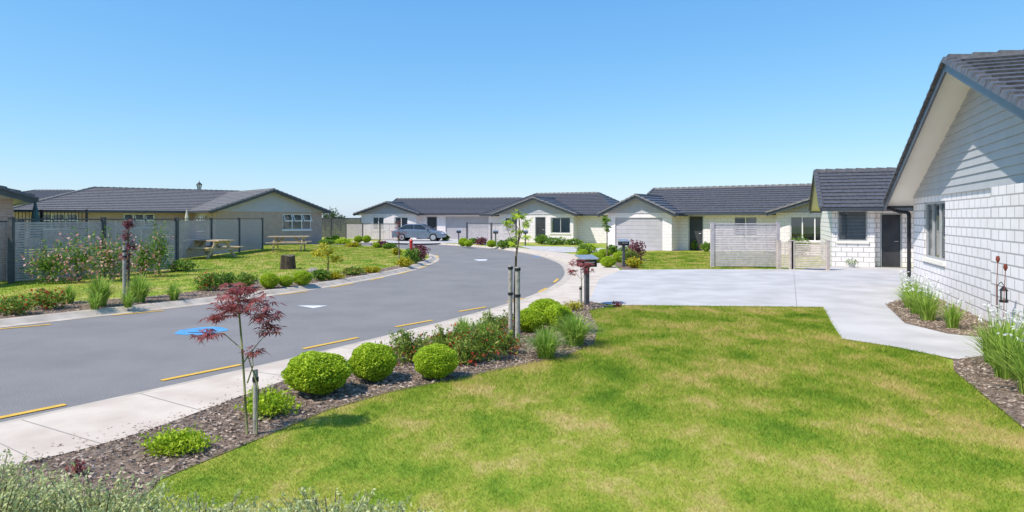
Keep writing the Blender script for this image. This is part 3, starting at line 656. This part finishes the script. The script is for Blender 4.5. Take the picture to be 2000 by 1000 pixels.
def rock(loc,s):
    import bmesh
    bm=bmesh.new();bmesh.ops.create_icosphere(bm,subdivisions=3,radius=1)
    off=random.random()*50
    for v in bm.verts:
        v.co*=1+.35*noise.noise(v.co*1.6+Vector((off,0,0)));v.co=Vector((v.co.x*s,v.co.y*s*.8,v.co.z*s*.8))
    me=bpy.data.meshes.new('rock');bm.to_mesh(me);me.materials.append(M['rock']);o=bpy.data.objects.new('rock',me);COL.objects.link(o);o.location=loc;tag(o,'weathered brown landscape rock in the planting bed','rock');return o
rock(G(612,531),.2)
e=thing('street_lamp','black heritage street lamp with lantern head behind bungalow','street lamp',(-28.9,61.5,.1))
mb=MB();mb.cyl((0,0,0),(0,0,.6),.12,.09);mb.cyl((0,0,.6),(0,0,4.45),.055,.04);mb.build('pole',e,['black'])
mb=MB();mb.cyl((0,0,4.45),(0,0,4.55),.05,.15,6);mb.cyl((0,0,5.0),(0,0,5.22),.30,.05,6);mb.cyl((0,0,5.22),(0,0,5.4),.03,.01,6)
for i in range(6):
    a=i*math.pi/3;mb.cyl((.14*math.cos(a),.14*math.sin(a),4.55),(.25*math.cos(a),.25*math.sin(a),5.0),.02,n=5)
mb.build('lantern_frame',e,['black'])
mb=MB();mb.cyl((0,0,4.56),(0,0,4.99),.12,.22,6);mb.build('lantern_glass',e,['lampl'])
def umbrella(loc,mat,label,h=2.5):
    e=thing('closed_umbrella',label,'umbrella',loc)
    mb=MB();mb.cyl((0,0,0),(0,0,h),.025);mb.box(-.2,.2,-.2,.2,0,.06);mb.build('pole',e,['steel'])
    mb=MB();mb.cyl((0,0,h*.5),(0,0,h*.8),.15,.11,8);mb.cyl((0,0,h*.8),(0,0,h*.99),.11,.02,8);mb.build('canopy',e,[mat])
umbrella((-15.9,22.2,.1),'umbg','closed green patio umbrella behind the fence',2.5)
umbrella((-21.4,43.8,.1),'umbc','closed cream patio umbrella beside the bungalow',2.5)
e=thing('deck_railing','black metal deck railing behind the slatted fence','railing',(-16.6,23.0,.1))
for zz in (1.55,2.15):
    mb=MB();mb.beam((-1.2,0,zz),(1.9,0,zz),.04,.04);mb.build('rail',e,['black'])
for i in range(26):
    mb=MB();x=-1.18+i*.122;mb.beam((x,0,1.57),(x,0,2.13),.015,.015);mb.build('baluster',e,['black'])
for x in (-1.2,.35,1.9):
    mb=MB();mb.box(x-.03,x+.03,-.03,.03,0,2.2);mb.build('post',e,['black'])
e=thing('parked_car','silver blue sedan parked on a concrete driveway','car',G(820,470.6)+Vector((0,0,.006)),math.radians(-6))
def carbody():
    W=.86
    prof=[(-2.15,.30),(-2.18,.55),(-2.12,.78),(-2.0,.88),(-1.45,.95),(-.9,.98),(.2,.96),(1.0,.92),(1.7,.80),(2.05,.66),(2.15,.48),(2.12,.27)]
    mb=MB()
    for sg in (-1,1): mb.poly([(x,sg*W,z) for x,z in prof])
    for i in range(len(prof)-1):
        (x0,z0),(x1,z1)=prof[i],prof[i+1];mb.poly([(x0,-W,z0),(x1,-W,z1),(x1,W,z1),(x0,W,z0)])
    mb.poly([(prof[0][0],-W,prof[0][1]),(prof[0][0],W,prof[0][1]),(prof[-1][0],W,prof[-1][1]),(prof[-1][0],-W,prof[-1][1])])
    o=mb.build('body',e,['carp'])
    import bmesh
    bm=bmesh.new();bm.from_mesh(o.data);bmesh.ops.remove_doubles(bm,verts=bm.verts,dist=.001);bmesh.ops.recalc_face_normals(bm,faces=bm.faces);bm.to_mesh(o.data);bm.free()
    b=o.modifiers.new('b','BEVEL');b.width=.08;b.segments=3;b.limit_method='ANGLE';b.angle_limit=.7
carbody()
def frust(mb,bot,top,wb,wt,zb,zt,m=0):
    (a,b),(c,d)=bot,top
    mb.hexa([(a,-wb,zb),(b,-wb,zb),(b,wb,zb),(a,wb,zb),(c,-wt,zt),(d,-wt,zt),(d,wt,zt),(c,wt,zt)],m)
mb=MB();frust(mb,(-1.75,1.05),(-1.0,.25),.80,.64,.9,1.36);mb.build('window_glass',e,['cglass'],bevel=.05)
mb=MB();frust(mb,(-1.05,.32),(-.9,.15),.66,.58,1.355,1.42)
for sg in (-1,1):
    for (x0,z0,x1,z1) in ((1.08,.9,.28,1.37),(-1.78,.9,-1.02,1.37),(-.3,.93,-.32,1.37)):
        mb.beam((x0,sg*.80,z0),(x1,sg*.645,z1),.05,.06)
mb.build('car_roof',e,['carp'],bevel=.03)
for x in (-1.32,1.32):
    for sg in (-1,1):
        mb=MB();mb.cyl((x,sg*.70,.32),(x,sg*.885,.32),.32,n=24);t=mb.build('wheel',e,['tyre'])
        mb=MB();mb.cyl((x,sg*.88,.32),(x,sg*.893,.32),.21,n=20)
        mb.build('rim',t,['steel'])
for sg in (-1,1):
    mb=MB();mb.box(1.93,2.14,sg*.6-.17,sg*.6+.17,.58,.70);mb.build('headlight',e,['lampl'],bevel=.02)
    mb=MB();mb.box(-2.2,-2.05,sg*.62-.17,sg*.62+.17,.68,.82);mb.build('tail_light',e,['taill'],bevel=.02)
    mb=MB();mb.box(.72,.86,sg*.9-.09,sg*.9+.09,.95,1.07);mb.build('wing_mirror',e,['carp'],bevel=.02)
    for x in (-.95,.05,1.02):
        mb=MB();mb.box(x-.006,x+.006,sg*.861-.003,sg*.861+.003,.35,.93);mb.build('door_seam',e,['black'])
# ---------------------------------------------------------------- plants
grpB='clipped lime green ball shrubs'
def ball_mesh():
    v,f=blob_leaves((0,0,.9),(1,1,.88),9500,.085,.62,.18,.06)
    v2,f2=blob_leaves((0,0,.9),(.93,.93,.82),2500,.12,.7,.1,.03)
    V,F,Mi=merge([(v,f,0),(v2,f2,0)]);
    o=np_mesh('ball_shrub',V,F,['lime','limec'],Mi)
    import bmesh
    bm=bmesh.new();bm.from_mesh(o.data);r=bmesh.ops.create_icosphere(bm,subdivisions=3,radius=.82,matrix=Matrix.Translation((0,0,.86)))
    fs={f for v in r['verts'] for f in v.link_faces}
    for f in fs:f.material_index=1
    bm.to_mesh(o.data);bm.free();return o
b0=ball_mesh();first=True
for u,v,r,sz in [(620,768,.36,.25),(729,743,.28,.245),(850,738,.262,.225),(1065,632,.31,0),(1034,648,.27,0),(1090,645,.28,0),(527,563,.26,0),(590,557,.27,0),(558,560,.2,0),(1188,522,.3,0),(1165,513,.3,0),(1138,505,.28,0),(1210,512,.3,0),(905,481,.35,0),(915,482,.3,0),(960,483,.3,0),(700,474,.35,0),(716,474,.35,0),(640,474,.3,0),(655,474,.35,0),(735,484,.25,0),(1180,503,.3,0)]:
    o=b0 if first else b0.copy()
    if not first: COL.objects.link(o)
    first=False
    o.location=G(u,v);o.scale=(r,r,sz or r*random.uniform(.8,.92));o.rotation_euler=(random.uniform(-.05,.05),random.uniform(-.05,.05),random.uniform(0,6))
    tag(o,'clipped round lime green shrub in bark mulch','shrub',grpB)
gl='low green shrub with reddish flowers in bark mulch'
for u,v,rx,h,n in [(800,708,.36,.34,1500),(938,703,.38,.40,2000),(875,690,.32,.30,1300),(968,655,.30,.30,900),(905,712,.22,.22,550),(985,690,.22,.24,500)]:
    shrub('flowering_shrub',G(u,v),rx,rx*.8,h,n,.055,'grev',gl,flowers=('redp',130,.034),asp=.35,up=.6,lump=.4,shell=.9,sprigs=22)
shrub('low_shrub',G(525,810),.26,.22,.2,1500,.04,'lime','low bright green ground cover shrub in bark mulch',sprigs=14)
shrub('low_shrub',G(345,882),.28,.2,.15,1700,.035,'lime','low bright green ground cover shrub in bark mulch',sprigs=14)
shrub('low_shrub',G(150,925),.07,.07,.10,90,.035,'redl','small reddish seedling in bark mulch')
shrub('low_shrub',G(1120,606),.2,.2,.2,500,.04,'yelp','small golden shrub beside the letterbox')
shrub('low_shrub',G(1205,600),.1,.1,.13,100,.05,'redl','small reddish plant beside the driveway edge')
gs='strappy green grass plants'
for u,v,h,r,n in [(1066,698,.44,.48,460),(1122,674,.52,.55,560),(905,662,.38,.34,260),(945,662,.36,.32,220),(1018,640,.36,.32,200)]:
    strappy('tufted_grass_plant',G(u,v),n,h,r,'strap','arching strappy green tufted grass in bark mulch',group=gs,width=.012)
for u,v,h,r,n in [(195,598,.75,.5,420),(272,590,.7,.5,420),(340,586,.45,.35,220),(135,592,.45,.35,220),(185,604,.4,.3,200),(250,600,.4,.3,160),(1175,500,.4,.4,150),(1150,497,.4,.4,150)]:
    strappy('tufted_grass_plant',G(u,v),n,h,r,'strap','tall strappy green tufted grass beside the kerb',group=gs,width=.018)
for u,v,rx,h,m,fl in [(25,614,.5,.36,'grev',('redp',90,.05)),(90,603,.5,.4,'grev',('redp',110,.05)),(410,567,.45,.45,'green',('redp',110,.05)),(440,560,.4,.4,'green',None),(480,562,.35,.4,'grev',None),(625,548,.35,.35,'green',None),(650,545,.4,.2,'yelp',None),(690,537,.45,.25,'grev',('redp',60,.05)),(725,532,.4,.2,'yelp',None),
    (790,521,.4,.35,'yelp',None),(804,515,.45,.6,'green',None),(816,510,.45,.55,'purp',None),(820,502,.5,.6,'purp',None),(800,505,.4,.4,'lime',None),(775,498,.3,.35,'yelp',None),
    (355,530,.6,.4,'green',('pink',50,.05)),(640,477,.8,.35,'green',None),(670,477,.8,.4,'lime',None),(760,486,.5,.35,'green',None),(745,483,.6,.4,'purp',None),(690,482,.6,.3,'yelp',None),
    (1140,500,.5,.6,'green',None),(1228,519,.45,.6,'grev',None),(1238,523,.35,.4,'yelp',('redp',40,.05)),(1242,509,.5,.9,'purp',None),(1222,508,.5,.6,'green',None),(1195,497,.4,.5,'green',None),(1150,493,.6,.5,'lime',None),
    (940,478,.5,.5,'purp',None),(925,476,.5,.4,'green',None),(985,484,.6,.5,'green',None),(1000,482,.5,.6,'grev',None),(1085,478,.9,.5,'green',('wpet',60,.1)),(1120,478,.9,.4,'green',('wpet',40,.1)),(1060,477,.8,.7,'green',None),
    (1380,491,.4,.5,'green',('redp',30,.07)),(1358,489,.3,.6,'green',('redp',20,.07)),(1560,500,.7,.95,'green',None),(870,470,.4,.5,'green',None)]:
    dist=G(u,v).y; shrub('garden_shrub',G(u,v),rx*.8,rx*.6,h,int(900*rx+500),.05+.0018*dist,m,'leafy garden shrub growing in a street planting bed',flowers=fl,group='garden shrubs in planting beds')
for i,(u,v,rx,h,nf) in enumerate([(165,550,.95,1.3,80),(225,546,.8,1.2,70),(290,540,.45,1.0,30),(318,537,.35,1.45,20),(105,552,.7,.95,34)]):
    shrub('climbing_rose',G(u,v)-Vector((0,.25,0)),rx,.25,h,1100,.08,'green','climbing pink rose bush against the slatted fence','rose bush',flowers=('pink',nf*4,.08),group='climbing roses along fence',up=.4,lump=.35,shell=.9,sprigs=10)
for x,y,rx,ry,h,n in [(-2.95,3.78,.62,.43,.37,10000),(-2.35,3.78,.5,.38,.30,7500),(-1.75,3.74,.42,.34,.22,5000),(-1.0,3.72,.55,.32,.27,7500),(-3.6,4.2,.5,.4,.34,5500),(-.5,3.65,.34,.28,.19,3600)]:
    shrub('sage_shrub',(x,y,.09),rx,ry,h,n,.026,'sage','pale grey green small leaved spreading shrub',asp=.5,up=.8,lump=.28,shell=.9,group='pale grey green shrubs',flowers=('yelp',60,.012),sprigs=90)
for (x,y,h,r,n,fl) in [(4.3,-.8,.6,.45,120,18),(5.1,-.95,.62,.5,140,20),(6.0,-1.0,.62,.5,150,20),(6.9,-1.0,.62,.5,150,18),(7.8,-.8,.5,.4,90,10),(10.1,-.6,.6,.5,120,9),(10.9,-1.0,.64,.55,180,12),(11.7,-1.1,.68,.55,180,10),(12.5,-1.1,.7,.5,150,6),(11.3,-.5,.7,.5,150,8)]:
    p=NL(x,y,.1); strappy('white_iris',p,n,h,r,'strap','clump of white flowering iris against white block wall',group='white irises beside the wall',width=.021,flowers=(fl,h*1.15,.055),stiff=.75)
def tree(name,loc,label,trunk,branches,clusters,leafm,barkm,lsize,palm=True,group=None,lw=.13):
    e=thing(name,label,'tree',loc,0,group)
    mb=MB();mb.path([p for p,_ in trunk],[r for _,r in trunk],n=9)
    for b in branches:
        mb.path([p for p,_ in b],[r for _,r in b],n=6)
    mb.build('trunk',e,[barkm],smooth=True)
    parts=[]
    for c,rad,n in clusters:
        if palm:
            cc=np.array(c)+unit(rng.normal(size=(n,3)))*(rng.random(n)**.5)[:,None]*np.array(rad)
            az=rng.uniform(0,6.28,n);tl=rng.normal(0,.35,n)
            X=np.stack([np.cos(az),np.sin(az),-.45+tl],1);X=unit(X);up=unit(np.stack([rng.normal(0,.3,n),rng.normal(0,.3,n),np.ones(n)],1));Y=unit(np.cross(up,X))
            for t in (-1.2,-.6,0,.6,1.2):
                d=X*math.cos(t)+Y*math.sin(t);ln=lsize*(1-.25*abs(t))*rng.uniform(.8,1.2,n)
                nn=unit(np.cross(X,Y));s=unit(np.cross(nn,d));q=cc+d*ln[:,None]*.45
                v=np.stack([cc,q+s*(ln*lw)[:,None],cc+d*ln[:,None]-np.array([0,0,.01]),q-s*(ln*lw)[:,None]],1).reshape(-1,3)
                parts.append((v,np.arange(4*n).reshape(n,4),0))
        else:
            v,f=blob_leaves(c,rad,n,lsize,.5,.9,.2,.2);parts.append((v,f,0))
    V,F,_=merge(parts);np_mesh('crown',V,F,[leafm],None,e);return e
V3=Vector
ml=G(483,848)
tree('maple_tree',ml,'young red japanese maple with thin stem',[((0,0,0),.011),((-.02,0,.35),.010),((-.045,0,.75),.009),((-.07,0,1.05),.008),((-.09,0,1.28),.005)],
 [[((.0,0,.45),.007),((.05,0,.6),.005),((.04,0,.75),.003)],[((-.04,0,.62),.006),((.09,.02,.8),.004),((.2,.02,.92),.002)],[((-.05,0,.75),.005),((-.2,0,.88),.003),((-.33,-.02,.9),.002)],[((-.07,0,1.05),.005),((-.2,.05,1.14),.003)],[((-.07,0,1.05),.005),((.1,-.05,1.16),.003),((.2,0,1.1),.002)],
  [((.08,0,0),.007),((.1,0,.4),.006),((.0,0,.7),.004)]],
 [((-.02,0,1.16),(.30,.24,.13),105),((-.08,0,1.28),(.15,.14,.07),36),((-.17,0,1.10),(.16,.15,.09),34),((.14,0,1.06),(.16,.15,.09),34),((-.33,-.02,.88),(.12,.12,.06),24),((.19,0,.92),(.12,.1,.05),24),((.05,0,.73),(.10,.08,.04),14),((-.3,0,1.03),(.08,.1,.05),12)],'redl','stem',.085,lw=.09)
def stake(loc,h,r,label,mat='stake',tie=(.8,.9)):
    e=thing('garden_stake',label,'stake',loc)
    mb=MB();mb.cyl((0,0,0),(0,0,h),r,r*.97,12);mb.build('pole',e,[mat])
    for t in tie:
        mb=MB();mb.cyl((0,0,t*h-.02),(0,0,t*h+.02),r*1.25,n=12);mb.build('tie_band',e,['black'])
stake(G(499,846),.56,.022,'weathered round stake supporting young maple',tie=(.85,))
ct=G(1003,664)
tree('young_tree',ct+V3((0,.12,0)),'staked young tree with sparse bright green leaves',[((.02,0,0),.022),((.02,0,.7),.02),((.04,0,1.3),.017),((.10,0,1.7),.013),((.08,0,2.0),.006)],
 [[((.07,0,1.5),.009),((.16,0,1.75),.006),((.22,0,1.85),.004)],[((.05,0,1.4),.008),((-.05,0,1.6),.005),((-.12,0,1.8),.003)],[((.1,0,1.7),.007),((0,.05,1.85),.004)],[((.1,0,1.6),.006),((.2,0,1.55),.003)]],
 [((.07,0,1.95),(.14,.14,.11),36),((-.08,0,1.82),(.12,.12,.08),24),((.2,0,1.85),(.09,.12,.09),20),((.05,0,1.68),(.1,.1,.08),14),((.2,0,1.62),(.07,.07,.06),8),((-.02,0,1.5),(.06,.06,.08),7)],'lime','bark',.085,lw=.11)
stake(G(997,662),1.15,.033,'tall weathered round tree stake in mulch',tie=(.62,.97));stake(G(1011,668),1.15,.038,'tall weathered round tree stake in mulch',tie=(.62,.97))
tree('young_tree',G(250,583),'slender staked tree with dark purple leaves',[((0,0,0),.03),((.02,0,.9),.025),((0,0,1.5),.02),((.03,0,1.85),.008)],
 [[((0,0,1.3),.01),((.12,0,1.5),.005)],[((0,0,1.1),.01),((-.12,0,1.3),.005)]],
 [((.03,0,1.78),(.16,.14,.12),60),((-.04,0,1.5),(.12,.12,.12),36),((.05,0,1.25),(.14,.14,.12),36),((-.03,0,1.0),(.14,.14,.12),30),((.0,0,.8),(.1,.1,.1),14)],'purp','bark',.10)
stake(G(243,584),1.25,.04,'weathered round stake beside the purple tree')
tree('maple_tree',G(1136,603),'small red maple beside the letterbox',[((0,0,0),.012),((.0,0,.5),.01),((-.02,0,.9),.006)],
 [[((0,0,.6),.006),((-.2,0,.85),.003)],[((0,0,.6),.006),((.15,0,.9),.003)]],
 [((-.02,0,.96),(.28,.22,.10),60),((-.22,0,.78),(.14,.14,.07),24),((.12,0,.8),(.14,.14,.07),20)],'redl','stem',.10,lw=.1)
stake(G(1134,606),.5,.025,'short weathered stake beside the small maple',tie=(.9,))
tree('young_tree',G(1200,527)+V3((0,2,0)),'thin young tree with green leaves beside driveway',[((0,0,0),.025),((.02,0,1.2),.02),((-.05,0,1.9),.008)],[[((0,0,1.2),.01),((.1,0,1.5),.004)]],
 [((-.05,0,1.85),(.2,.2,.18),60),((0,0,1.5),(.15,.15,.2),40)],'green','bark',.13)
tree('young_tree',G(779,510),'thin young tree with sparse purple leaves on verge',[((0,0,0),.03),((0,0,1.2),.02),((0,0,1.8),.008)],[[((0,0,1),.01),((.2,0,1.4),.004)],[((0,0,.9),.01),((-.2,0,1.3),.004)]],
 [((0,0,1.2),(.3,.3,.4),40),((0,0,1.7),(.2,.2,.2),20)],'purp','bark',.12)
tree('young_tree',G(640,533),'low sprawling sapling with yellow green leaves',[((0,0,0),.03),((.02,0,.4),.02),((0,0,.7),.01)],[[((0,0,.3),.01),((-.4,0,.7),.004)],[((0,0,.3),.01),((.4,0,.6),.004)]],
 [((0,0,.7),(.4,.3,.2),90),((-.35,0,.7),(.25,.2,.15),50),((.3,0,.5),(.25,.2,.15),50),((-.1,0,.95),(.2,.2,.15),30)],'yelp','bark',.12)
for x,y,h in ((-27,100,3.6),(-28.3,101,2.9),(-26,101,2.6),(18,110,3.0)):
    tree('distant_tree',(x,y,.1),'distant dark green conifer above rooftops',[((0,0,0),.2),((0,0,h*.8),.08)],[[((0,0,h*.4),.06),((.6,0,h*.6),.02)],[((0,0,h*.4),.06),((-.6,0,h*.6),.02)]],
     [((0,0,h*.7),(.9,.9,h*.3),260),((.4,0,h*.5),(.8,.8,h*.25),160),((-.5,0,h*.45),(.7,.7,h*.25),160)],'far','bark',.3,palm=False,group='distant trees')
for x,hh in ((9.0,1.22),(9.35,1.12)):
    e=thing('garden_ornament','rusty metal tulip ornament on thin rod','garden ornament',NL(x,-.5,.1))
    mb=MB();mb.path([(0,0,0),(.01,0,hh*.7),(.03,0,hh)],.005,n=6);mb.build('rod',e,['rust'])
    mb=MB();mb.cyl((.03,0,hh),(.03,0,hh+.05),.012,.03,8);mb.cyl((.03,0,hh+.05),(.03,0,hh+.1),.03,.02,8);mb.build('flower_head',e,['rust'])
e=thing('hanging_lantern','small black metal garden lantern on hook','lantern',NL(8.7,-.4,.1))
mb=MB();mb.path([(0,0,0),(0,0,.85),(.06,0,.9),(.1,0,.85)],.006,n=6);mb.build('hook',e,['black'])
mb=MB();mb.cyl((.1,0,.58),(.1,0,.62),.06,n=8);mb.cyl((.1,0,.76),(.1,0,.84),.065,.01,8)
for i in range(4): a=i*math.pi/2;mb.cyl((.1+.05*math.cos(a),.05*math.sin(a),.62),(.1+.05*math.cos(a),.05*math.sin(a),.76),.006,n=5)
mb.build('lantern_body',e,['black'])
e=thing('flower_pot','small pale pot of white flowers beside the gate','flower pot',NL(-7.4,-.75,.104))
mb=MB();mb.cyl((0,0,0),(0,0,.16),.10,.14,14);mb.build('pot',e,['potw'])
v,f=blob_leaves((0,0,.22),(.24,.2,.12),260,.05);v2,f2=blob_leaves((0,0,.26),(.22,.2,.12),60,.05,.9,.1);V,F,Mi=merge([(v,f,0),(v2,f2,1)]);np_mesh('flowering_foliage',V,F,['green','wpet'],Mi,e)
# ---------------------------------------------------------------- light, sky, camera
sd=Vector((-.80,-.46,1.22)).normalized()
el=math.asin(sd.z);az=math.atan2(sd.x,sd.y)
w=bpy.data.worlds.new('World');SC.world=w;w.use_nodes=True;nt=w.node_tree
bg=nt.nodes['Background'];sky=nt.nodes.new('ShaderNodeTexSky');sky.sky_type='NISHITA';sky.sun_disc=False;sky.sun_elevation=el;sky.sun_rotation=az
sky.air_density=1.0;sky.dust_density=.3;sky.ozone_density=3.0;sky.altitude=0
S=.15
sp=nt.nodes.new('ShaderNodeSeparateColor');cb=nt.nodes.new('ShaderNodeCombineColor');nt.links.new(sky.outputs[0],sp.inputs[0])
for i,(a,p) in enumerate(((.78,1.02),(.90,.70),(1.06,.36))):
    m1=nt.nodes.new('ShaderNodeMath');m1.operation='MULTIPLY';m1.inputs[1].default_value=S
    m2=nt.nodes.new('ShaderNodeMath');m2.operation='POWER';m2.inputs[1].default_value=p
    m3=nt.nodes.new('ShaderNodeMath');m3.operation='MULTIPLY';m3.inputs[1].default_value=a/S
    nt.links.new(sp.outputs[i],m1.inputs[0]);nt.links.new(m1.outputs[0],m2.inputs[0]);nt.links.new(m2.outputs[0],m3.inputs[0]);nt.links.new(m3.outputs[0],cb.inputs[i])
nt.links.new(cb.outputs[0],bg.inputs['Color']);bg.inputs['Strength'].default_value=S
ld=bpy.data.lights.new('sun','SUN');ld.energy=5.0;ld.angle=math.radians(.5);ld.color=(1,.935,.85)
lo=bpy.data.objects.new('sun',ld);COL.objects.link(lo);lo.rotation_euler=sd.to_track_quat('Z','Y').to_euler()
cd=bpy.data.cameras.new('camera');cd.sensor_width=36;cd.lens=36*FPX/2000;cd.shift_y=-74/2000;cd.clip_end=2000;cd.clip_start=.1
co=bpy.data.objects.new('camera',cd);COL.objects.link(co);co.location=(0,0,CAMH);co.rotation_euler=(math.pi/2,0,0);SC.camera=co
SC.view_settings.view_transform='Standard';SC.view_settings.look='None';SC.view_settings.exposure=0
